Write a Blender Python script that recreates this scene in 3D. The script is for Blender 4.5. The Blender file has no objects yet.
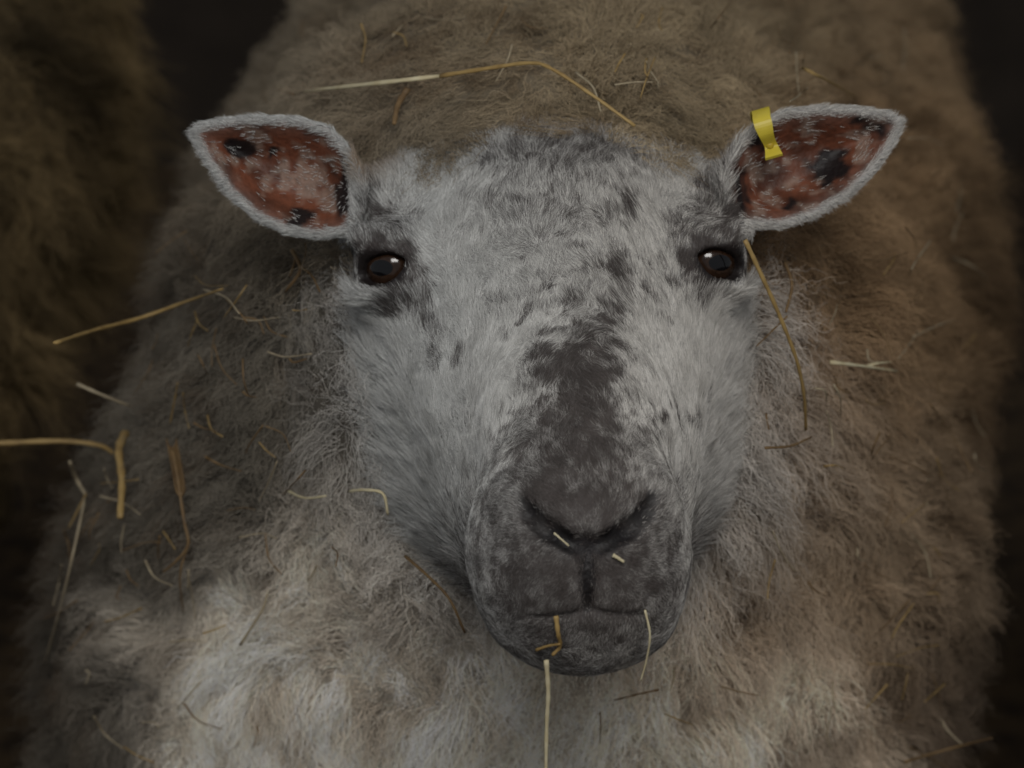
import bpy, math, random
import numpy as np
from mathutils import Vector, Matrix
from mathutils.kdtree import KDTree
rng=np.random.default_rng(7); random.seed(7)
sc=bpy.context.scene; C=sc.collection
sc.view_settings.view_transform='Standard'
F=2857.0; D0=1.2; A=math.radians(20); SA,CA=math.sin(A),math.cos(A); CAM=np.array([0,0,1.12])
def lin(r,g,b):
    c=np.array([r,g,b],float)/255
    return np.where(c<=.04045,c/12.92,((c+.055)/1.055)**2.4)
def pt(px,py,z):
    D=D0-z; return np.array([(px-512)/F*D,(384-py)/F*D,z])
def c2w(p):
    p=np.asarray(p,float); x,y,z=p[...,0],p[...,1],p[...,2]; D=D0-z
    return np.stack([x, D*CA+y*SA, CAM[2]-D*SA+y*CA],-1)
def w2c(p):
    p=np.asarray(p,float); X,Y,Z=p[...,0],p[...,1],p[...,2]-CAM[2]
    return np.stack([X, Y*SA+Z*CA, D0-(Y*CA-Z*SA)],-1)
def wdir(v):
    v=np.asarray(v,float); return np.stack([v[...,0], -v[...,2]*CA+v[...,1]*SA, v[...,2]*SA+v[...,1]*CA],-1)
def pix(c):
    D=D0-c[...,2]; return 512+c[...,0]/D*F, 384-c[...,1]/D*F
def nz(v): return v/(np.linalg.norm(v,axis=-1,keepdims=True)+1e-9)
def sstep(a,b,x):
    t=np.clip((x-a)/(b-a),0,1); return t*t*(3-2*t)
# ---------- value noise
LAT=rng.random((3,32,32,32)).astype(np.float32)*2-1
def vn(p,s,ch=0):
    q=p*s+ch*7.3; i=np.floor(q).astype(int); f=q-i; f=f*f*(3-2*f); o=0
    for a in (0,1):
        for b in (0,1):
            for c in (0,1):
                w=(f[...,0] if a else 1-f[...,0])*(f[...,1] if b else 1-f[...,1])*(f[...,2] if c else 1-f[...,2])
                o=o+w*LAT[ch,(i[...,0]+a)%32,(i[...,1]+b)%32,(i[...,2]+c)%32]
    return o
def vn3(p,s): return np.stack([vn(p,s,0),vn(p,s,1),vn(p,s,2)],-1)
# ---------- sdf primitives
def smin(a,b,k):
    h=np.maximum(k-np.abs(a-b),0)/k; return np.minimum(a,b)-h*h*k*.25
def smax(a,b,k): return -smin(-a,-b,k)
def ell(X,Y,Z,c,r):
    x,y,z=X-c[0],Y-c[1],Z-c[2]
    k0=np.sqrt((x/r[0])**2+(y/r[1])**2+(z/r[2])**2); k1=np.sqrt((x/r[0]**2)**2+(y/r[1]**2)**2+(z/r[2]**2)**2)
    return k0*(k0-1)/(k1+1e-6)
def cap(X,Y,Z,a,b,r1,r2):
    d=np.asarray(b,float)-a; L=(d**2).sum()+1e-12
    t=np.clip(((X-a[0])*d[0]+(Y-a[1])*d[1]+(Z-a[2])*d[2])/L,0,1)
    return np.sqrt((X-a[0]-t*d[0])**2+(Y-a[1]-t*d[1])**2+(Z-a[2]-t*d[2])**2)-(r1+(r2-r1)*t)
def chain(X,Y,Z,pts,rs,k=.02):
    o=None
    for i in range(len(pts)-1):
        d=cap(X,Y,Z,pts[i],pts[i+1],rs[i],rs[i+1]); o=d if o is None else smin(o,d,k)
    return o
W=lambda x,y,z: w2c(np.array([x,y,z],float))
# ---------- ears
EL=[(186,130),(196,121),(225,115),(262,113),(300,116),(330,126),(352,150),(368,182),(364,215),(350,234),(320,239),(285,234),(252,218),(225,193),(203,163)]
ER=[(908,117),(893,108),(858,104),(820,104),(785,108),(757,121),(734,144),(718,172),(724,210),(742,227),(780,229),(815,218),(850,198),(880,169),(900,141)]
ZE=-.05
def poly_sd(x,y,poly):
    P=np.array([pt(a,b,ZE)[:2] for a,b in poly]); n=len(P)
    d=np.full(np.broadcast(x,y).shape,1e9); s=np.zeros(d.shape,bool)
    for i in range(n):
        a=P[i]; b=P[(i+1)%n]; e=b-a; wx=x-a[0]; wy=y-a[1]
        t=np.clip((wx*e[0]+wy*e[1])/(e@e),0,1)
        d=np.minimum(d,(wx-e[0]*t)**2+(wy-e[1]*t)**2)
        if abs(e[1])>1e-12:
            s^=((a[1]>y)!=(b[1]>y))&(x<e[0]*(y-a[1])/e[1]+a[0])
    d=np.sqrt(d); return np.where(s,-d,d)
def ear(X,Y,Z,poly,side):
    d2=poly_sd(X,Y,poly); q=np.clip(-d2/.02,0,1)
    zm=ZE-.017*q*q*(3-2*q)-.012*np.clip((np.abs(X-.0167)-.08)/.07,0,1)
    t=.0030
    return np.sqrt(np.maximum(d2+t,0)**2+(Z-zm)**2)-t
EYES=[(-1,pt(394,266,-.048)),(1,pt(707,261,-.048))]
LK=[nz(np.array([s*.42,-.06,.9])) for s in (-1,1)]
TI=[.34,-.34]  # slant of the eye openings
def head0(X,Y,Z):
    E=lambda px,py,z,r: ell(X,Y,Z,pt(px,py,z),r)
    d=E(555,266,-.085,(.053,.049,.062))
    d=smin(d,chain(X,Y,Z,[pt(555,274,-.052),pt(577,430,.048),pt(580,500,.08)],[.047,.033,.031]),.03)
    d=smin(d,E(466,375,-.088,(.033,.06,.052)),.035); d=smin(d,E(641,378,-.088,(.033,.062,.052)),.035)
    d=smin(d,cap(X,Y,Z,pt(476,320,-.064),pt(534,480,.010),.032,.030),.03); d=smin(d,cap(X,Y,Z,pt(632,320,-.064),pt(620,480,.010),.032,.030),.03)
    d=smin(d,E(560,485,-.05,(.047,.046,.05)),.035)
    d=smin(d,cap(X,Y,Z,pt(580,582,.036),pt(568,480,-.08),.029,.05),.03)
    d=smin(d,E(577,530,.070,(.0410,.040,.052)),.012)
    d=smin(d,E(556,574,.078,(.028,.029,.030)),.024); d=smin(d,E(602,573,.078,(.028,.029,.030)),.024)
    d=smin(d,E(583,610,.058,(.033,.0205,.036)),.018)
    for a,b in (((524,502),(540,486)),((648,500),(630,484))):
        d=smin(d,cap(X,Y,Z,pt(*a,.097),pt(*b,.09),.008,.01),.014)
    for (s,c),l in zip(EYES,LK):
        d=smin(d,cap(X,Y,Z,c+np.array([-s*.02,.003,-.02]),c-l*.004,.022,.0190),.018)
        d=smin(d,cap(X,Y,Z,c+l*.0090+np.array([-.010,.0100+s*-.0028,0]),c+l*.0090+np.array([.010,.0100+s*.0028,0]),.0050,.0050),.009)
        d=smin(d,cap(X,Y,Z,c+l*.0070+np.array([-.008,-.0120+s*-.002,0]),c+l*.0070+np.array([.008,-.0120+s*.002,0]),.0040,.0040),.008)
    d=smin(d,cap(X,Y,Z,pt(430,214,-.088),pt(364,202,-.074),.014,.013),.02)
    d=smin(d,cap(X,Y,Z,pt(680,212,-.088),pt(726,198,-.074),.014,.013),.02)
    return d
def surf(px,py,fn=head0,off=0):
    z=np.arange(.2,-.2,-.0007); P=np.stack([pt(px,py,q) for q in z]); v=fn(P[:,0],P[:,1],P[:,2])
    i=int(np.argmax(v<0)); return pt(px,py,z[i]+off)
NL=[surf(*p) for p in ((522,500),(528,514),(547,531),(573,545))]
NR=[surf(*p) for p in ((653,497),(647,512),(629,530),(603,545))]
PH=[surf(*p) for p in ((588,546),(588,580),(588,609))]
MO=[surf(*p) for p in ((530,617),(558,616),(588,611),(618,615),(646,613))]
NRAD=[.0018,.0036,.0042,.0032]
def head(X,Y,Z):
    d=head0(X,Y,Z)
    c=smin(chain(X,Y,Z,NL,NRAD,.003),chain(X,Y,Z,NR,NRAD,.003),.001)
    d=smax(d,-c,.003)
    d=smax(d,-chain(X,Y,Z,PH,[.0046,.0026,.0020],.002),.004)
    d=smax(d,-chain(X,Y,Z,MO,[.0002,.0008,.0014,.0008,.0002],.002),.003)
    for (s,c),l,ti in zip(EYES,LK,TI):
        q=c+l*.013; x=X-q[0]; y=Y-q[1]+.0010; ct,st=math.cos(ti),math.sin(ti); u=x*ct+y*st; v=-x*st+y*ct
        o=np.maximum(ell(u,v,Z,(0,-.0042,q[2]),(.0140,.0102,.012)),ell(u,v,Z,(0,.0042,q[2]),(.0140,.0108,.012)))
        d=smax(d,-o,.002)
    d=smin(d,ear(X,Y,Z,EL,-1),.008); d=smin(d,ear(X,Y,Z,ER,1),.008)
    return d
def trunk(X,Y,Z):
    d=chain(X,Y,Z,[W(.02,1.50,.50),W(.050,1.85,.50),W(.10,2.25,.51)],[.226,.256,.25],.05)
    d=smin(d,cap(X,Y,Z,W(-.055,1.47,.38),W(.03,1.47,.40),.205,.205),.06)
    d=smin(d,cap(X,Y,Z,W(.0,1.43,.46),W(.0,1.45,.55),.19,.17),.08)
    d=smin(d,chain(X,Y,Z,[W(.005,1.50,.58),W(.012,1.37,.67),W(.015,1.29,.705)],[.17,.145,.098],.05),.08)
    d=smin(d,cap(X,Y,Z,W(.0,1.38,.55),W(.01,1.30,.63),.15,.12),.06)
    for x,y in ((-.12,1.5),(.12,1.5)):
        d=smin(d,chain(X,Y,Z,[W(x,y,.45),W(x,y-.02,.25),W(x,y,.06)],[.07,.035,.026],.03),.05)
        d=smin(d,cap(X,Y,Z,W(x,y,.07),W(x,y-.03,.03),.028,.032),.01)
    for x,y in ((-.02,2.25),(.24,2.25)):
        d=smin(d,chain(X,Y,Z,[W(x,y,.45),W(x,y-.04,.33),W(x,y+.07,.25),W(x,y+.03,.06)],[.1,.07,.035,.026],.03),.05)
        d=smin(d,cap(X,Y,Z,W(x,y+.03,.07),W(x,y,.03),.028,.032),.01)
    return smin(d,chain(X,Y,Z,[W(.14,2.45,.6),W(.15,2.53,.42)],[.04,.025]),.04)
def total(X,Y,Z): return smin(trunk(X,Y,Z),head(X,Y,Z),.03)
def surface_nets(xs,ys,zs,G):
    ins=G<0; nx,ny,nzz=G.shape
    cnt=np.zeros((nx-1,ny-1,nzz-1),np.int8)
    offs=[(a,b,c) for a in (0,1) for b in (0,1) for c in (0,1)]
    for a,b,c in offs: cnt+=ins[a:nx-1+a,b:ny-1+b,c:nzz-1+c]
    act=(cnt>0)&(cnt<8); I,J,K=np.nonzero(act); n=len(I)
    idx=np.full(act.shape,-1,np.int32); idx[I,J,K]=np.arange(n)
    val=[G[I+a,J+b,K+c].astype(float) for a,b,c in offs]
    pos=[np.stack([xs[I+a],ys[J+b],zs[K+c]],-1) for a,b,c in offs]
    S=np.zeros((n,3)); N=np.zeros(n)
    for p in range(8):
        for q in range(p+1,8):
            if sum(abs(u-v) for u,v in zip(offs[p],offs[q]))!=1: continue
            cr=(val[p]<0)!=(val[q]<0); t=np.where(cr,val[p]/(val[p]-val[q]+1e-20*(~cr)),0); t=np.where(cr,t,0)
            S+=np.where(cr[:,None],pos[p]+(pos[q]-pos[p])*t[:,None],0); N+=cr
    V=S/N[:,None]; Q=[]
    for ax in range(3):
        sl0=[slice(None)]*3; sl1=[slice(None)]*3; sl0[ax]=slice(0,-1); sl1[ax]=slice(1,None)
        cr=ins[tuple(sl0)]!=ins[tuple(sl1)]; i,j,k=np.nonzero(cr); g=np.stack([i,j,k],-1)
        u,v=(ax+1)%3,(ax+2)%3
        ok=(g[:,u]>0)&(g[:,v]>0)&(g[:,u]<G.shape[u]-1)&(g[:,v]<G.shape[v]-1); g=g[ok]
        def id_(du,dv):
            h=g.copy(); h[:,u]-=du; h[:,v]-=dv; return idx[h[:,0],h[:,1],h[:,2]]
        q=np.stack([id_(1,1),id_(0,1),id_(0,0),id_(1,0)],-1)
        fl=~ins[g[:,0],g[:,1],g[:,2]]; q[fl]=q[fl][:,::-1]; Q.append(q)
    Q=np.concatenate(Q); return V,Q[(Q>=0).all(1)]
def axis(lo,a,b,hi,f,c):
    return np.concatenate([np.arange(lo,a,c),np.arange(a,b,f),np.arange(b,hi+c,c)])
def grad(fn,V,e=.0012):
    g=[]
    for k in range(3):
        d=np.zeros(3); d[k]=e; p=V+d; m=V-d
        g.append(fn(p[:,0],p[:,1],p[:,2])-fn(m[:,0],m[:,1],m[:,2]))
    return nz(np.stack(g,-1))
# ---------- materials
def mat(name,col=(.5,.5,.5),rough=.7,attr=None,spec=.3,nscale=0,nmix=.0,ncol=(0,0,0),coat=0,bump=0):
    m=bpy.data.materials.new(name); m.use_nodes=True; nt=m.node_tree; b=nt.nodes['Principled BSDF']
    b.inputs['Roughness'].default_value=rough; b.inputs['Specular IOR Level'].default_value=spec; b.inputs['Coat Weight'].default_value=coat
    if attr:
        a=nt.nodes.new('ShaderNodeAttribute'); a.attribute_name=attr; src=a.outputs['Color']
    else:
        a=nt.nodes.new('ShaderNodeRGB'); a.outputs[0].default_value=(*col,1); src=a.outputs[0]
    if nscale:
        tc=nt.nodes.new('ShaderNodeTexCoord'); n=nt.nodes.new('ShaderNodeTexNoise'); n.inputs['Scale'].default_value=nscale; n.inputs['Detail'].default_value=6
        nt.links.new(tc.outputs['Object'],n.inputs['Vector'])
        r=nt.nodes.new('ShaderNodeMapRange'); r.inputs[1].default_value=.4; r.inputs[2].default_value=.65; r.inputs[4].default_value=nmix
        nt.links.new(n.outputs['Fac'],r.inputs[0])
        x=nt.nodes.new('ShaderNodeMix'); x.data_type='RGBA'; nt.links.new(r.outputs[0],x.inputs[0]); nt.links.new(src,x.inputs[6]); x.inputs[7].default_value=(*ncol,1)
        src=x.outputs[2]
        if bump:
            bp=nt.nodes.new('ShaderNodeBump'); bp.inputs['Strength'].default_value=bump; bp.inputs['Distance'].default_value=.002
            nt.links.new(n.outputs['Fac'],bp.inputs['Height']); nt.links.new(bp.outputs[0],b.inputs['Normal'])
    nt.links.new(src,b.inputs['Base Color']); return m
M_skin=mat('skin',rough=.5,attr='col',nscale=400,nmix=.25,ncol=(.02,.015,.012),bump=.4)
M_hair=mat('wool_hair',rough=.7,attr='hcol',spec=.15)
# ---------- helpers for objects
def mesh_obj(name,V,Q,m,parent=None,loc=(0,0,0),col=None,smooth=True):
    me=bpy.data.meshes.new(name); me.from_pydata((np.asarray(V)-np.array(loc)).tolist(),[],[list(map(int,q)) for q in Q]); me.update()
    if smooth: me.polygons.foreach_set('use_smooth',[True]*len(me.polygons))
    if col is not None:
        a=me.attributes.new('col','FLOAT_COLOR','POINT'); a.data.foreach_set('color',np.concatenate([col,np.ones((len(col),1))],1).astype(np.float32).ravel())
    me.materials.append(m); o=bpy.data.objects.new(name,me); C.objects.link(o)
    if parent: o.parent=parent
    return o
HP=[]
def hair_obj(name,P,R,col,m,parent,loc):
    HP.append(P[:,1:].reshape(-1,3).astype(np.float32))
    n,k=P.shape[:2]; cu=bpy.data.hair_curves.new(name); cu.add_curves([k]*n)
    g=lambda nm,t,d: cu.attributes.get(nm) or cu.attributes.new(nm,t,d)
    g('position','FLOAT_VECTOR','POINT').data.foreach_set('vector',(P-np.array(loc)).astype(np.float32).ravel())
    g('radius','FLOAT','POINT').data.foreach_set('value',R.astype(np.float32).ravel())
    g('hcol','FLOAT_COLOR','CURVE').data.foreach_set('color',np.concatenate([col,np.ones((n,1))],1).astype(np.float32).ravel())
    cu.materials.append(m); o=bpy.data.objects.new(name,cu); C.objects.link(o); o.parent=parent; return o
def empty(name,loc,label,cat,group=None):
    o=bpy.data.objects.new(name,None); C.objects.link(o); o.location=loc; o['label']=label; o['category']=cat
    if group: o['group']=group
    return o
def sample(V,N,Q,wf,n):
    T=np.concatenate([Q[:,[0,1,2]],Q[:,[0,2,3]]]); a,b,c=V[T[:,0]],V[T[:,1]],V[T[:,2]]
    ar=np.linalg.norm(np.cross(b-a,c-a),axis=1)*wf[T].mean(1); cs=np.cumsum(ar); i=np.searchsorted(cs,rng.random(n)*cs[-1]); i=np.minimum(i,len(T)-1)
    u=rng.random((n,1)); v=rng.random((n,1)); f=u+v>1; u=np.where(f,1-u,u); v=np.where(f,1-v,v); w=1-u-v
    t=T[i]; return a[i]*w+b[i]*u+c[i]*v, nz(N[t[:,0]]*w+N[t[:,1]]*u+N[t[:,2]]*v)
def fleece(V,N,Q,wf,n,L,colf,rad=.00017,per=16,k=8,clump=.6,lumpy=1.):
    p,nr=sample(V,N,Q,wf,n); nc=n//per; pc=p[:nc]; ncn=nr[:nc]
    kd=KDTree(nc)
    for i,v in enumerate(pc.tolist()): kd.insert(v,i)
    kd.balance(); ci=np.array([kd.find(v)[1] for v in p.tolist()])
    down=np.array([0,0,-1.])
    dc=nz(ncn*.42+(down-ncn*(ncn@down)[:,None])*.3+vn3(pc,13)*.7+vn3(pc,38)*1.0+vn3(pc,110)*.9)
    Lc=L*(.6+.8*rng.random(nc))*(1+.4*vn(pc,12))
    fly=rng.random(n)<.22
    ds=nz(dc[ci]+rng.normal(0,.48,(n,3))+np.where(fly[:,None],rng.normal(0,.6,(n,3)),0))
    Ls=Lc[ci]*(.6+.7*rng.random(n)); t=np.linspace(0,1,k)[None,:,None]
    ph=rng.random((n,3))*6.28; fr=rng.uniform(8,28,(n,1,1))
    cr=(-sstep(.22,0,np.abs(vn(p+vn3(p,60)*.004,30,2)))*.011+.004)*(.7+1.1*sstep(.0,.12,p[:,0]))   # creases between matted locks
    lump=lumpy*(vn(p,22,0)*.009+vn(p,60,1)*.006+vn(p,130,2)*.0035+cr)[:,None,None]*nr[:,None]*np.minimum(t*3,1)
    S=p[:,None]-nr[:,None]*.002+ds[:,None]*Ls[:,None,None]*t+down*(Ls*.3)[:,None,None]*t**2+lump
    Cc=pc[ci][:,None]+dc[ci][:,None]*Lc[ci][:,None,None]*t+down*(Lc[ci]*.3)[:,None,None]*t**2+vn3(pc,200)[ci][:,None]*.006*np.sin(t*5)+lump
    w=np.where(fly[:,None,None],.05,clump)*t**.7
    S=S*(1-w)+Cc*w; S=S+np.sin(t*fr+ph[:,None])*.0021*t+rng.normal(0,.0007,S.shape)*t
    dpt=((S-p[:,None])*nr[:,None]).sum(-1,keepdims=True); S=S+nr[:,None]*np.maximum(.002*t-dpt,0)
    R=rad*(1-.7*t[...,0])*np.ones((n,1))*(.6+.8*rng.random((n,1)))
    col=colf(p)*(.7+.55*rng.random((n,1)))*(1+.3*vn(pc,60)[ci][:,None]); return S,R,np.clip(col,0,.95)
# ---------- colours on the animal
def blobs(px,py,L):
    o=0
    for x,y,rx,ry,a in L: o=np.maximum(o,a*np.exp(-(((px-x)/rx)**2+((py-y)/ry)**2)**1.5*.8))
    return o
DARK=[(578,575,130,108,.80),(578,505,100,66,.82),(580,455,76,56,.86),(578,425,58,50,.92),(578,376,50,34,.98),(556,362,28,24,.85),(600,322,17,28,.8),(593,335,22,20,.85),(612,352,17,20,.85),
 (521,312,14,11,.75),(548,285,12,11,.7),(555,345,10,10,.65),(626,272,18,20,.68),(590,262,11,9,.6),(632,212,14,18,.68),(606,222,11,9,.55),(652,296,10,11,.62),(665,320,9,9,.5),(575,300,16,16,.6),(560,318,10,10,.55),(505,330,9,8,.45),(612,300,12,14,.6),(530,260,14,8,.5),(570,240,18,9,.5),(600,190,14,10,.5),
 (530,215,50,22,.52),(560,155,80,20,.66),(500,165,34,18,.48),(640,160,44,18,.46),(490,300,18,11,.35),(670,240,10,14,.4),(560,200,110,60,.32),(590,290,70,50,.28),
 (384,264,40,32,1),(402,308,20,16,.85),(428,302,12,32,.68),(437,345,10,28,.55),(384,218,26,20,.64),(414,270,16,18,.85),(368,185,20,20,.5),
 (714,260,40,32,1),(706,200,26,22,.68),(688,228,20,16,.66),(703,300,17,16,.68),(725,225,20,14,.78),(722,168,24,22,.62),(684,280,12,22,.75),
 (660,427,7,8,1),(687,421,9,7,.9),(692,440,8,6,.7),(480,420,16,60,.12)]
def darkness(c):
    px,py=pix(c); px=px+vn(c,90,0)*12+vn(c,260,1)*12; py=py+vn(c,90,1)*12+vn(c,260,2)*12
    b=blobs(px,py,DARK); e=np.clip(b*4,0,1)
    b=b+(vn(c,330,1)*.24+vn(c,150,2)*.16)*e*(1-.6*blobs(px,py,[(578,570,110,90,1)]))
    return np.clip(b*.65+sstep(.2,.85,b)*.35+.06+vn(c,120,2)*.05+vn(c,420,0)*.07,0,1)
WHITE=lin(216,214,210); DK=lin(62,54,52)
def ear_in(c):
    return np.minimum(poly_sd(c[:,0],c[:,1],EL),poly_sd(c[:,0],c[:,1],ER))
FZ=[(300,100,200,140,lin(128,118,102)),(140,220,110,130,lin(84,77,67)),(620,60,280,120,lin(146,131,106)),(860,220,130,220,lin(142,117,88)),(995,330,50,260,lin(84,68,50)),(200,430,170,140,lin(112,106,95)),(60,620,100,210,lin(84,78,69)),  # wool tones; dark left-flank and right-edge zones have side shade painted in
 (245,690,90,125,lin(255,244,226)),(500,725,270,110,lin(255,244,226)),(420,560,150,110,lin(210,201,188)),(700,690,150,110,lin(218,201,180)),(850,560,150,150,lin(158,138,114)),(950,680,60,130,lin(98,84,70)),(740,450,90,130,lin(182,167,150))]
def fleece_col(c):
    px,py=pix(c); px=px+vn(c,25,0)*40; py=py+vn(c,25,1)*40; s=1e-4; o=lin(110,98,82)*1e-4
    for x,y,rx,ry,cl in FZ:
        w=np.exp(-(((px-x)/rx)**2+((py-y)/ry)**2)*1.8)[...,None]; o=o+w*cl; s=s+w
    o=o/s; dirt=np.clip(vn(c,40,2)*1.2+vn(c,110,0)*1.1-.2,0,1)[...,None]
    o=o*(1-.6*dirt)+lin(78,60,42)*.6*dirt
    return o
# ---------- main sheep
xs=axis(-.36,-.155,.19,.48,.0018,.013); ys=axis(-.80,-.135,.125,.60,.0018,.013); zs=axis(-1.75,-.14,.14,.20,.0018,.014)
X=xs[:,None,None].astype(np.float32); Y=ys[None,:,None].astype(np.float32); Z=zs[None,None,:].astype(np.float32)
G=np.broadcast_to(trunk(X,Y,Z),(len(xs),len(ys),len(zs))).astype(np.float32)
i0,i1=np.searchsorted(xs,[-.165,.2]); j0,j1=np.searchsorted(ys,[-.17,.16]); k0,k1=np.searchsorted(zs,[-.24,.19])
G[i0:i1,j0:j1,k0:k1]=smin(G[i0:i1,j0:j1,k0:k1],head(X[i0:i1],Y[:,j0:j1],Z[:,:,k0:k1]).astype(np.float32),.03)
V,Q=surface_nets(xs,ys,zs,G); del G
N=grad(total,V)
hd=head(V[:,0],V[:,1],V[:,2]); td=trunk(V[:,0],V[:,1],V[:,2]); wh=np.clip((td-hd)/.03+.5,0,1)
dk=darkness(V); skin=(WHITE*.6*(1-dk[:,None])+DK*dk[:,None]*.8)
px,py=pix(V)
ed=ear_in(V); inner=np.clip((-ed-.0024)/.0025,0,1)*(N[:,2]>.1)*(V[:,2]<-.02)*(V[:,2]>-.1)
inner*=np.where(px<550,px<350,px>730)
patch=sstep(.0,.45,vn(V,90,0)*.8+vn(V,260,1)*.9-.06)[:,None]
earc=lin(116,68,48)*(1-.55*np.clip(vn(V,130,2)*1.2+.3,0,1)[:,None]); earc=earc*(1-.5*patch)+lin(160,142,128)*.5*patch
edg=np.clip(1-(-ed-.0034)/.006,0,1)[:,None]; earc=earc*(1-.45*edg)+lin(110,98,92)*.45*edg
ex,ey=px+vn(V,200,0)*7,py+vn(V,200,1)*7
es=blobs(ex,ey,[(240,149,13,11,1),(272,152,7,6,1),(299,219,13,11,1),(830,168,19,17,1),(758,138,16,14,.9),(790,206,7,6,.9),(870,125,26,11,.6),(347,190,12,34,.8),(738,190,12,36,.6),(318,160,10,8,.4)])
es=sstep(.25,.7,es+vn(V,300,0)*.3*(es>.03))
earc=earc*(1-es[:,None])+lin(26,20,21)*es[:,None]
skin=skin*(1-inner[:,None])+earc*inner[:,None]
pad=blobs(px,py,[(588,546,26,12,1),(588,575,7,35,.9),(532,513,10,10,.8),(643,513,10,10,.8),(558,536,20,9,1),(618,536,20,9,1)])*(V[:,2]>.05)
skin=skin*(1-pad[:,None])+lin(27,23,26)*pad[:,None]
dn=np.full(len(V),9.)
for ch in (NL,NR): dn=np.minimum(dn,chain(V[:,0],V[:,1],V[:,2],ch,[.0012,.003,.0036,.0028],.001))
dp=chain(V[:,0],V[:,1],V[:,2],PH,[.003,.0018,.0014],.001); dm=chain(V[:,0],V[:,1],V[:,2],MO,[.0006]*len(MO),.001)
gr=np.clip(1-dn/.0025,0,1)[:,None]; skin=skin*(1-gr)+lin(8,6,7)*gr
gr=np.clip(1-dp/.0022,0,1)[:,None]; skin=skin*(1-gr)+lin(8,6,7)*gr
gr=np.clip(1-dm/.0016,0,1)[:,None]*.6; skin=skin*(1-gr)+lin(26,21,22)*gr
def eye_d(P):
    o=None
    for (s,c),l in zip(EYES,LK):
        q=P-(c+l*.013); d=np.sqrt(q[:,0]**2+((q[:,1]+.001)*1.6)**2+q[:,2]**2); o=d if o is None else np.minimum(o,d)
    return o
deye=eye_d(V); el=np.clip((.0165-deye)/.004,0,1)[:,None]
skin=skin*(1-el)+lin(30,25,25)*el
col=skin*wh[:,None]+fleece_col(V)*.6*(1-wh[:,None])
VW=c2w(V); NW=wdir(N)
hoof=np.clip((.07-VW[:,2])/.01,0,1)[:,None]; col=col*(1-hoof)+lin(40,34,30)*hoof
BASE=(0,1.5,0)
sheep=empty('sheep',BASE,'pale woolly sheep with mottled grey face looking straight at the camera','sheep','sheep crowded together in the pen')
body=mesh_obj('body',VW,Q,M_skin,sheep,BASE,col)
# face fur
inf=((px>-60)&(px<1080)&(py>-60)&(py<830)); fr=np.where(inf&(N[:,2]>-.25),1,.15)
legs=np.clip((VW[:,2]-.3)/.08,0,1)
bare=np.clip(1-inner*(.994-.10*patch[:,0]),0,1)*np.clip(1-pad*.97,0,1)*np.clip((dn-.0008)/.0018,0,1)*np.clip((dp-.0008)/.001,0,1)*np.clip((dm-.0002)/.001,.4,1)*np.clip((deye-.0128)/.0025,.0,1)
wf=np.where(wh>.25,wh,0)*fr*bare*np.where(V[:,2]>.04,2.6,1)
nf=340000
p,nr=sample(V,N,Q,wf,nf); fx,fy=pix(p)
mz=blobs(fx,fy,[(578,560,118,100,1)])*(p[:,2]>.02)
d=darkness(p); dd=np.clip(d*1.05+(rng.random(nf)-.5)*(.95-.5*mz)*np.clip(d*4,.15,1)*np.clip((1.15-d)*3,.5,1),0,.94)
edp=ear_in(p); isear=((fx<352)|(fx>738))&(fy<245)&(p[:,2]>-.12)&(edp<.004)
rimf=isear&(edp>-.0045)
dd=np.where(isear,np.clip(rng.normal(.2,.2,nf),0,1),dd)[:,None]
hc=WHITE*(1-dd)+DK*dd
tuft=blobs(fx,fy,[(368,160,34,22,.8),(420,140,30,12,.4),(560,126,90,10,.4)])[:,None]*(~isear)[:,None]; hc=hc*(1-tuft)+lin(138,112,84)*tuft
hc=hc*(.76+.38*rng.random((nf,1)))
bl=np.clip((fx-430)/200,0,1)[:,None]; hc=hc*(np.array([.955,.985,1.0])*(1-bl)+np.array([1,.985,.96])*bl)  # bluish light on the left cheek tinted into the fur colour, warmer rightwards
dirv=np.stack([(fx-588),-(fy-545)*1.0,np.zeros(nf)],-1); dirv=nz(dirv)
dirv=np.where(isear[:,None],np.stack([np.sign(fx-550),.25*np.sign(170-fy)*1.,0*fx],-1),dirv)
crown=np.clip((215-fy)/60,0,1)*(~isear); dirv=dirv-np.array([0,0,1.])*crown[:,None]*.8
dirv=dirv+vn3(p,55)*.45+vn3(p,140)*.4+rng.normal(0,.22,(nf,3)); dt=nz(dirv-nr*(dirv*nr).sum(-1,keepdims=True))
chk=np.clip((np.abs(fx-555)-125)/60,0,1)*(fy>290)*(~isear); jw=sstep(.01,-.06,p[:,2])*(fy>400)*(~isear)
chk=np.maximum(chk,jw)
Lf=np.full(nf,.0045)+.0045*np.clip((230-fy)/90,0,1)+.0075*chk
de=eye_d(p)
Lf=Lf*(1-.62*mz*(1-jw))*np.clip((de-.007)/.02,.4,1); Lf=np.where(isear,np.where(rimf,.0034,.0026),Lf)*(.5+.9*rng.random(nf))
lift=np.where(isear,.45,.30)-.12*mz+.5*chk
d0=nz(dt+nr*lift[:,None]); k=5; t=np.linspace(0,1,k)[None,:,None]
S=p[:,None]+d0[:,None]*Lf[:,None,None]*t+(-nr*.2+vn3(p,160)*.25)[:,None]*Lf[:,None,None]*t**2
R=.00011*(1-.8*t[...,0])*np.ones((nf,1))*(1-.1*mz[:,None])
hair_obj('face_fur',c2w(S),R,np.clip(hc,0,.92),M_hair,sheep,BASE)
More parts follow.
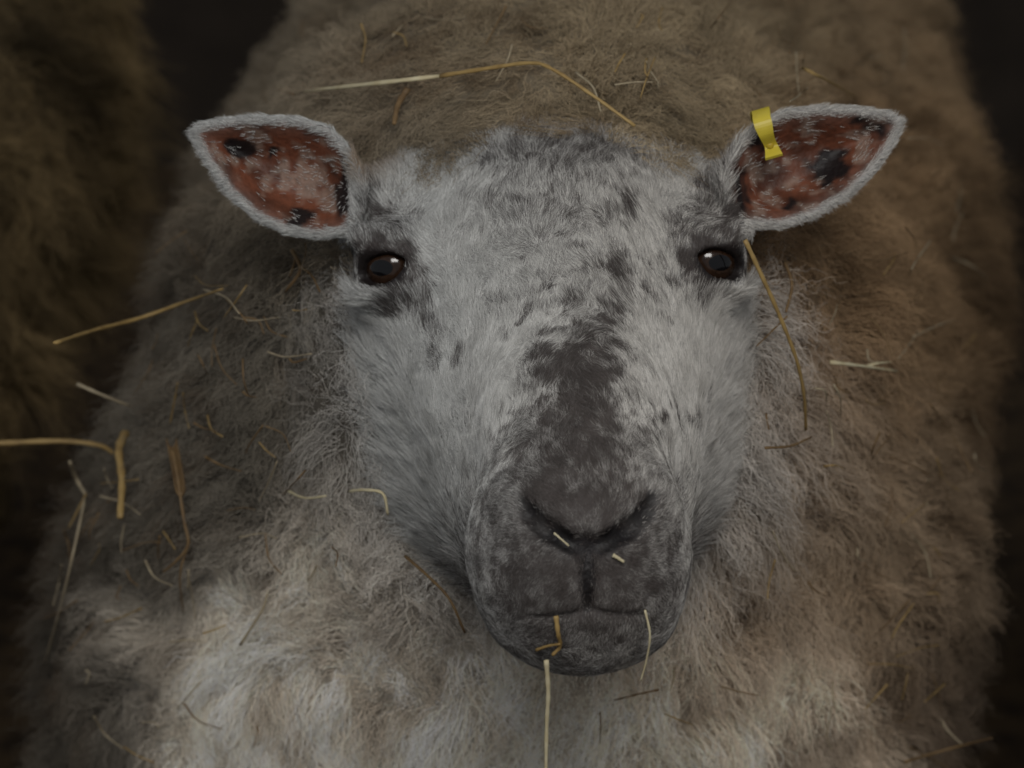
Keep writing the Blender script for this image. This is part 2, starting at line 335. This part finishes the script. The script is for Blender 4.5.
# fleece
wf2=np.where(wh<.6,1-wh*.8,0)*np.where(inf&(N[:,2]>-.3),1,.12)*legs
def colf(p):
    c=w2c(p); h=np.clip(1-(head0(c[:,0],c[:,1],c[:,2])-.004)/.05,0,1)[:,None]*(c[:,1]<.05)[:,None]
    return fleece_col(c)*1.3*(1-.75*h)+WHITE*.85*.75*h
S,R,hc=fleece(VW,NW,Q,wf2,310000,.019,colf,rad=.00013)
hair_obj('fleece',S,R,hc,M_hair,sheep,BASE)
# eyes
M_eye=mat('eye_brown',lin(50,34,24),.12,spec=.45,nscale=500,nmix=.5,ncol=lin(22,15,11)); M_pup=mat('pupil_black',(.003,.003,.004),.12,spec=.45)
def sphere(c,r,ax,m,name,parent,loc,seg=32,rings=20):
    vs=[];q=[]
    for i in range(rings+1):
        th=math.pi*i/rings
        for j in range(seg):
            a=2*math.pi*j/seg; v=ax[0]*r[0]*math.sin(th)*math.cos(a)+ax[1]*r[1]*math.sin(th)*math.sin(a)+ax[2]*r[2]*math.cos(th); vs.append(c+v)
    for i in range(rings):
        for j in range(seg): q.append((i*seg+j,(i+1)*seg+j,(i+1)*seg+(j+1)%seg,i*seg+(j+1)%seg))
    return mesh_obj(name,vs,q,m,parent,loc)
for (s,c),l in zip(EYES,LK):
    r=nz(np.cross([0,1.,0],l)); u=np.cross(l,r); axw=[wdir(r),wdir(u),wdir(l)]
    e=sphere(c2w(c),(.0126,.0126,.0126),axw,M_eye,'eye',sheep,BASE)
    # pupil: a wide oval patch lying just proud of the eyeball
    vs=[c2w(c+l*.01272)];q=[]
    for i in range(1,6):
        for j in range(24):
            a=2*math.pi*j/24; o=r*.0060*i/5*math.cos(a)+u*.0036*i/5*math.sin(a)-np.array([0,.0006,0]); vs.append(c2w(c+nz(l*.0126+o)*.01272))
    for j in range(24): q.append((0,1+j,1+(j+1)%24))
    for i in range(4):
        for j in range(24): q.append((1+i*24+j,1+(i+1)*24+j,1+(i+1)*24+(j+1)%24,1+i*24+(j+1)%24))
    mesh_obj('pupil',vs,q,M_pup,e,BASE)
# ---------- neighbours
def neighbour(fn,lo,hi,base,label,tint,n,pale=None):
    step=.016; xs=np.arange(lo[0],hi[0],step); ys=np.arange(lo[1],hi[1],step); zs=np.arange(lo[2],hi[2],step)
    G=fn(xs[:,None,None],ys[None,:,None],zs[None,None,:]); V,Q=surface_nets(xs,ys,zs,G); N=grad(fn,V,.004)
    s=empty('sheep',base,label,'sheep','sheep crowded together in the pen')
    cl=np.tile(tint*.6,(len(V),1)); fw=np.clip((V[:,2]-.3)/.08,0.001,1)
    if pale is not None:
        f=np.clip((np.linalg.norm(V-pale[0],axis=1)-pale[1])/.03,0,1)[:,None]; cl=cl*f+lin(225,222,216)*(1-f); fw=fw*f[:,0]
    mesh_obj('body',V,Q,M_skin,s,base,cl)
    def cf(p): return tint*np.clip(1+.9*vn(p,14,0)[:,None],.2,2)*(1+.6*vn(p,50,1)[:,None])
    S,R,hc=fleece(V,N,Q,fw+1e-5,n,.035,cf,rad=.0003,lumpy=1.6); hair_obj('fleece',S,R,hc,M_hair,s,base)
    return s
def legset(d,X,Y,Z,pts):
    for x,y in pts:
        d=smin(d,chain(X,Y,Z,[np.array(q) for q in ((x,y,.45),(x,y-.02,.25),(x,y,.04))],[.08,.036,.03],.03),.05)
    return d
def left_fn(X,Y,Z):
    a=np.array
    d=chain(X,Y,Z,[a((-.565,2.0,.53)),a((-.58,2.3,.53)),a((-.63,2.6,.51))],[.24,.25,.22],.05)
    d=smin(d,chain(X,Y,Z,[a((-.62,2.7,.6)),a((-.63,2.92,.78)),a((-.63,3.08,.70))],[.15,.09,.05],.05),.06)
    return legset(d,X,Y,Z,((-.68,2.02),(-.48,2.02),(-.72,2.6),(-.52,2.6)))
def right_fn(X,Y,Z):
    a=np.array
    d=chain(X,Y,Z,[a((.60,1.74,.48)),a((.66,2.05,.48)),a((.72,2.4,.47))],[.22,.235,.21],.05)
    d=smin(d,chain(X,Y,Z,[a((.58,1.6,.55)),a((.52,1.45,.585))],[.14,.08],.05),.06)
    d=smin(d,chain(X,Y,Z,[a((.51,1.43,.59)),a((.42,1.36,.56)),a((.300,1.30,.525))],[.07,.055,.043],.03),.03)
    return legset(d,X,Y,Z,((.48,1.7),(.70,1.7),(.62,2.4),(.82,2.4)))
neighbour(left_fn,(-1.0,1.6,-.05),(-.2,3.25,.95),(-.55,2.2,0),'brown fleeced sheep behind on the left with only its woolly flank in view',lin(120,102,72),55000)
neighbour(right_fn,(.2,1.15,-.05),(1.05,2.75,.85),(.6,2.0,0),'dark brown fleeced sheep pressed against the right edge with pale muzzle tip',lin(78,66,56),40000,(np.array([.36,1.33,.54]),.15))
# ---------- top of the wool, used to lay straw on it
hc_=w2c(np.concatenate(HP[:2])); hx,hy=pix(hc_); BW=10; NX=112; NY=86
bi=((hx+40)//BW).astype(int); bj=((hy+40)//BW).astype(int); ok=(bi>=0)&(bi<NX)&(bj>=0)&(bj<NY)
key=(bj*NX+bi)[ok]; dep=(D0-hc_[:,2])[ok]; o_=np.lexsort((dep,key)); key=key[o_]; dep=dep[o_]
DM=np.full(NX*NY,np.nan); uk,st,ct=np.unique(key,return_index=True,return_counts=True); DM[uk]=np.where(ct>60,dep[st+(ct*.03).astype(int)],np.nan)
def hitD(px,py):
    i=int((px+40)//BW); j=int((py+40)//BW)
    if 0<=i<NX and 0<=j<NY and not np.isnan(DM[j*NX+i]): return float(DM[j*NX+i])
    return None
def cat(P,n=8):
    P=[np.asarray(p,float) for p in P]; P=[2*P[0]-P[1]]+P+[2*P[-1]-P[-2]]; o=[]
    for i in range(1,len(P)-2):
        for t in np.linspace(0,1,n,endpoint=False):
            o.append(.5*(2*P[i]+(P[i+1]-P[i-1])*t+(2*P[i-1]-5*P[i]+4*P[i+1]-P[i+2])*t*t+(3*P[i]-P[i-1]-3*P[i+1]+P[i+2])*t**3))
    o.append(P[-2]); return np.array(o)
def tube_geo(P,r0,r1,flat=1,seg=7):
    T=nz(np.gradient(P,axis=0)); up=np.array([.13,-.8,.6]); vs=[];q=[];n=len(P)
    for i in range(n):
        a=nz(np.cross(T[i],up)); b=np.cross(a,T[i]); r=r0+(r1-r0)*i/(n-1)
        r*=1+.12*math.sin(i*1.7)
        for j in range(seg):
            g=2*math.pi*j/seg; vs.append(P[i]+a*math.cos(g)*r+b*math.sin(g)*r*flat)
    for i in range(n-1):
        for j in range(seg): q.append((i*seg+j,i*seg+(j+1)%seg,(i+1)*seg+(j+1)%seg,(i+1)*seg+j))
    q.append(tuple(range(seg))[::-1]); q.append(tuple((n-1)*seg+j for j in range(seg))); return vs,q
SM={'cream':mat('straw_cream',lin(200,190,158),.5,nscale=180,nmix=.4,ncol=lin(165,146,100)),'gold':mat('straw_golden',lin(160,134,84),.5,nscale=150,nmix=.5,ncol=lin(108,84,48)),
 'brown':mat('straw_brown',lin(120,97,66),.6,nscale=150,nmix=.5,ncol=lin(80,60,40)),'pale':mat('straw_pale',lin(165,152,126),.6,nscale=150,nmix=.4,ncol=lin(118,105,84))}
def lay(pl,off=.002,deg=2):
    P=cat([(x,y,0) for x,y in pl],7)[:,:2]; D=[hitD(x,y) for x,y in P]; g=[d for d in D if d]
    m=min(g) if g else 1.5
    D=np.array([d if d else m for d in D])-off; s=np.linspace(0,1,len(D)); fit=np.polyval(np.polyfit(s,D,deg),s)
    fit=fit-np.clip((fit-D).max(),0,.05)*.9
    return np.array([c2w(np.array([(x-512)/F*d,(384-y)/F*d,D0-d])) for (x,y),d in zip(P,fit)])
def straw(pl,r,m,label,off=.002,name='straw',group=None,pts=None,flat=.6,extra=()):
    P=lay(pl,off) if pts is None else cat(pts,7); c=P.mean(0)
    vs,q=tube_geo(P,r*1.0,r*.7,flat)
    for e in extra:
        P2=lay(e,off); v2,q2=tube_geo(P2,r*.7,r*.4,flat); b=len(vs); vs=list(vs)+list(v2); q=q+[tuple(i+b for i in f) for f in q2]
    o=mesh_obj(name,vs,q,SM[m],None,tuple(c)); o.location=c; o['label']=label; o['category']='straw'; o['group']=group or 'straw caught on the sheep'
    return o
straw([(440,76),(490,68),(530,63),(552,69),(592,95),(635,126)],.0011,'gold','long bent golden straw lying across the wool above the forehead')
straw([(306,91),(370,84),(440,76)],.0014,'cream','cream straight straw length above the left ear, meeting the bent golden one',off=.010)
ST=[([(55,343),(95,330),(140,318),(185,302),(222,289)],.0012,'gold','long tan diagonal straw on the shoulder wool below the left ear'),
([(77,384),(100,394),(130,406)],.0010,'pale','short pale straw just below the long tan diagonal one'),
([(-20,442),(0,443),(60,441),(98,445),(114,453)],.0016,'gold','thick straw entering the picture horizontally at the left edge'),
([(126,432),(119,450),(122,480),(120,518)],.0024,'gold','broad folded golden leaf blade hanging vertically on the left shoulder'),
([(70,462),(77,480),(86,495)],.0012,'pale','short pale stub under the thick straw at the left edge'),
([(85,498),(75,545),(62,600),(45,662)],.0007,'pale','long thin grey stalk running down the far left flank'),
([(288,491),(305,498),(326,496)],.0008,'cream','short cream sliver on the neck wool left of the muzzle'),
([(350,491),(366,490),(383,494),(388,515)],.0009,'cream','small hooked cream straw on the neck wool beside the jaw'),
([(745,240),(760,272),(778,312),(796,358),(804,395),(806,430)],.0011,'gold','long curved straw hanging beside the right eye, down the neck'),
([(803,68),(830,82),(858,98)],.0011,'gold','tan straw on the back wool above the tagged ear'),
([(405,556),(430,578),(450,600),(465,633)],.0008,'brown','thin brown stem curving under the jaw left of the chin'),
([(930,404),(950,432),(972,472)],.0008,'brown','thin brown stalk on the far right flank'),
([(785,262),(792,285),(786,312)],.0009,'brown','short curled brown stem right of the right eye'),
([(905,762),(945,750),(992,738)],.0009,'brown','brown stalk low on the right flank near the bottom corner'),
([(940,718),(950,733),(964,746)],.0008,'pale','short pale bit above the brown stalk near the bottom right corner'),
([(240,645),(262,610),(268,590)],.0007,'pale','thin pale strand on the cream chest wool at lower left'),
([(262,720),(275,700),(285,690)],.0009,'gold','short golden straw on the cream chest wool near the bottom left'),
([(408,88),(398,105),(394,124)],.0016,'brown','brown flake on the crown wool beside the left ear'),
([(912,536),(925,552),(931,578)],.0007,'pale','thin pale bent wisp on the lower right flank'),
([(655,742),(648,755),(640,775)],.0007,'pale','thin pale wisp on the chest wool at the bottom right of the chin'),
([(765,448),(790,446),(812,437)],.0007,'brown','small brown stem below the long curved straw on the right')]
for pl,r,m,lb in ST: straw(pl,r,m,lb)
straw([(830,362),(862,366),(897,371)],.0010,'cream','forked cream straw on the right shoulder wool',extra=([(866,366),(880,363),(892,362)],))
straw([(292,250),(300,270),(285,292)],.0010,'brown','forked brown twig on the wool under the left ear',extra=([(300,266),(312,276),(320,292)],[(296,258),(290,276)]))
sd=straw([(172,450),(177,475),(184,520),(188,545),(175,562),(163,572)],.0009,'brown','dry grass stem with seed spikelets on the left shoulder',name='grass_stem',extra=([(188,545),(180,575),(183,612)],))
P=lay([(172,450),(177,475),(181,500)],.004); vs=[];q=[]
for i in range(0,len(P)-1):
    for s in (-1,1):
        a=P[i]; b=P[i]+np.array([s*.0024,0,.0060]); v,f=tube_geo(cat([a,(a+b)/2+np.array([s*.0008,0,0]),b],3),.0009,.0003,.7,5); k0=len(vs); vs+=list(v); q+=[tuple(x+k0 for x in t_) for t_ in f]
c=np.array(sd.location); mesh_obj('seed_head',vs,q,SM['brown'],sd,tuple(c))
def HS(px,py,off=.002): return c2w(surf(px,py,head0,off))
m0=HS(556,616); m1=HS(560,646,.004)
straw(None,.0010,'gold','golden straw held in the lips left of centre',pts=[m0,(m0+m1)/2+np.array([0,-.002,0]),m1,m1+np.array([-.003,0,-.004])])
k1=m1+np.array([-.0052,0.0,-.006])
straw(None,.0010,'cream','pale straw dangling from the chin straight down to the bottom edge',pts=[k1,k1+np.array([.0008,.002,-.015]),k1+np.array([.0003,.004,-.03]),k1+np.array([0,.006,-.06])])
straw(None,.0007,'gold','small curled golden sliver at the chin',pts=[HS(536,650,.003),HS(548,646,.004),HS(560,644,.006)])
n0=HS(645,610); straw(None,.0005,'cream','fine pale straw dangling from the right side of the mouth',pts=[n0,n0+np.array([.002,-.001,-.01]),n0+np.array([.001,.002,-.022]),n0+np.array([-.001,.004,-.032])])
straw(None,.0004,'cream','cream sliver lying on the nose between the nostrils',pts=[HS(554,533,.003),HS(561,539,.003),HS(569,546,.003)])
straw(None,.0008,'cream','tiny cream seed husk beside the right nostril',pts=[HS(613,555),HS(618,558),HS(624,562)])
nfrag=0
while nfrag<180:
    x,y=random.uniform(40,985),random.uniform(10,760)
    a=random.gauss(1.3,.9); L=random.uniform(7,24); b=random.uniform(-5,5)
    if (335<x<765 and 110<y<675) or (175<x<925 and 95<y<245): continue
    if not all(hitD(x+k*L*math.cos(a)*1.3,y+k*L*math.sin(a)*1.3) for k in (-1,0,1)): continue
    straw([(x-L*math.cos(a),y-L*math.sin(a)),(x+b,y-b),(x+L*math.cos(a),y+L*math.sin(a))],random.uniform(.0003,.0006),random.choice(['brown','brown','gold','pale']),'tiny hay fragment tangled in the fleece',off=.001,name='hay_fragment',group='tiny hay fragments in the fleece'); nfrag+=1
# ---------- ear tag
tc=c2w(pt(768,135,-.045))
tag=empty('ear_tag',tuple(tc),'yellow plastic strap tag clipped over the top edge of one ear','ear tag')
M_tag=mat('tag_yellow',lin(205,186,62),.4,spec=.4,nscale=120,nmix=.25,ncol=lin(160,134,34))
M_tag2=mat('tag_stud',lin(175,150,42),.4)
prof=[(762,136,-.066),(760,120,-.064),(759,112,-.056),(761,111,-.046),(762,120,-.038),(766,134,-.0385),(771,146,-.045),(774,157,-.0415)]
pc=cat([pt(*a) for a in prof],6); wv=np.array([.0038,.0011,0]); th=.0007; vs=[];q=[]
Tn=nz(np.gradient(pc,axis=0))
for i,pp in enumerate(pc):
    nn=nz(np.cross(Tn[i],wv)); wd=1.0-.28*math.sin(math.pi*min(1,max(0,(i/len(pc)-.62)/.36)))
    for a,b in ((-1,-1),(1,-1),(1,1),(-1,1)): vs.append(c2w(pp+wv*a*wd+nn*th*b))
for i in range(len(pc)-1):
    for j in range(4): q.append((i*4+j,i*4+(j+1)%4,(i+1)*4+(j+1)%4,(i+1)*4+j))
q.append((3,2,1,0)); n4=(len(pc)-1)*4; q.append((n4,n4+1,n4+2,n4+3))
mesh_obj('strap',vs,q,M_tag,tag,tuple(tc),smooth=False)
ax=[wdir(np.array([1.,0,0])),wdir(np.array([0,1.,0])),wdir(np.array([0,0,1.]))]
sphere(c2w(pt(770,145,-.0440)),(.0018,.0018,.0010),ax,M_tag2,'stud',tag,tuple(tc),16,8)
# ---------- setting
def plane(name,pts,m):
    o=mesh_obj(name,pts,[(0,1,2,3)],m,smooth=False); o['kind']='structure'
plane('floor',[(-3,-1,0),(3,-1,0),(3,4,0),(-3,4,0)],mat('straw_bedding',lin(80,64,44),.9,nscale=30,nmix=.8,ncol=lin(40,31,23),bump=1))
plane('wall_back',[(-3,4,0),(3,4,0),(3,4,2.5),(-3,4,2.5)],mat('barn_boards',lin(60,52,44),.9,nscale=8,nmix=.6,ncol=lin(35,30,26)))
# ---------- light
w=bpy.data.worlds.new('w'); sc.world=w; w.use_nodes=True; w.node_tree.nodes['Background'].inputs[0].default_value=(.93,.96,1,1); w.node_tree.nodes['Background'].inputs[1].default_value=.24
def area(loc,tgt,sx,sy,e,col):
    l=bpy.data.lights.new('area','AREA'); l.shape='RECTANGLE'; l.size=sx; l.size_y=sy; l.energy=e; l.color=col
    o=bpy.data.objects.new('barn_light',l); C.objects.link(o); o.location=loc; o.rotation_euler=(Vector(tgt)-Vector(loc)).to_track_quat('-Z','Y').to_euler(); o['kind']='structure'
area((.1,-.15,1.9),(0,1.3,.6),.8,.4,14.5,(1,.975,.94))
cd=bpy.data.cameras.new('cam'); cam=bpy.data.objects.new('camera',cd); C.objects.link(cam); cam.location=(0,0,1.12); cam.rotation_euler=(math.radians(70),0,0)
cd.sensor_width=36; cd.lens=F*36/1024; cd.clip_start=.05; cd.dof.use_dof=True; cd.dof.focus_distance=1.17; cd.dof.aperture_fstop=12
sc.camera=cam
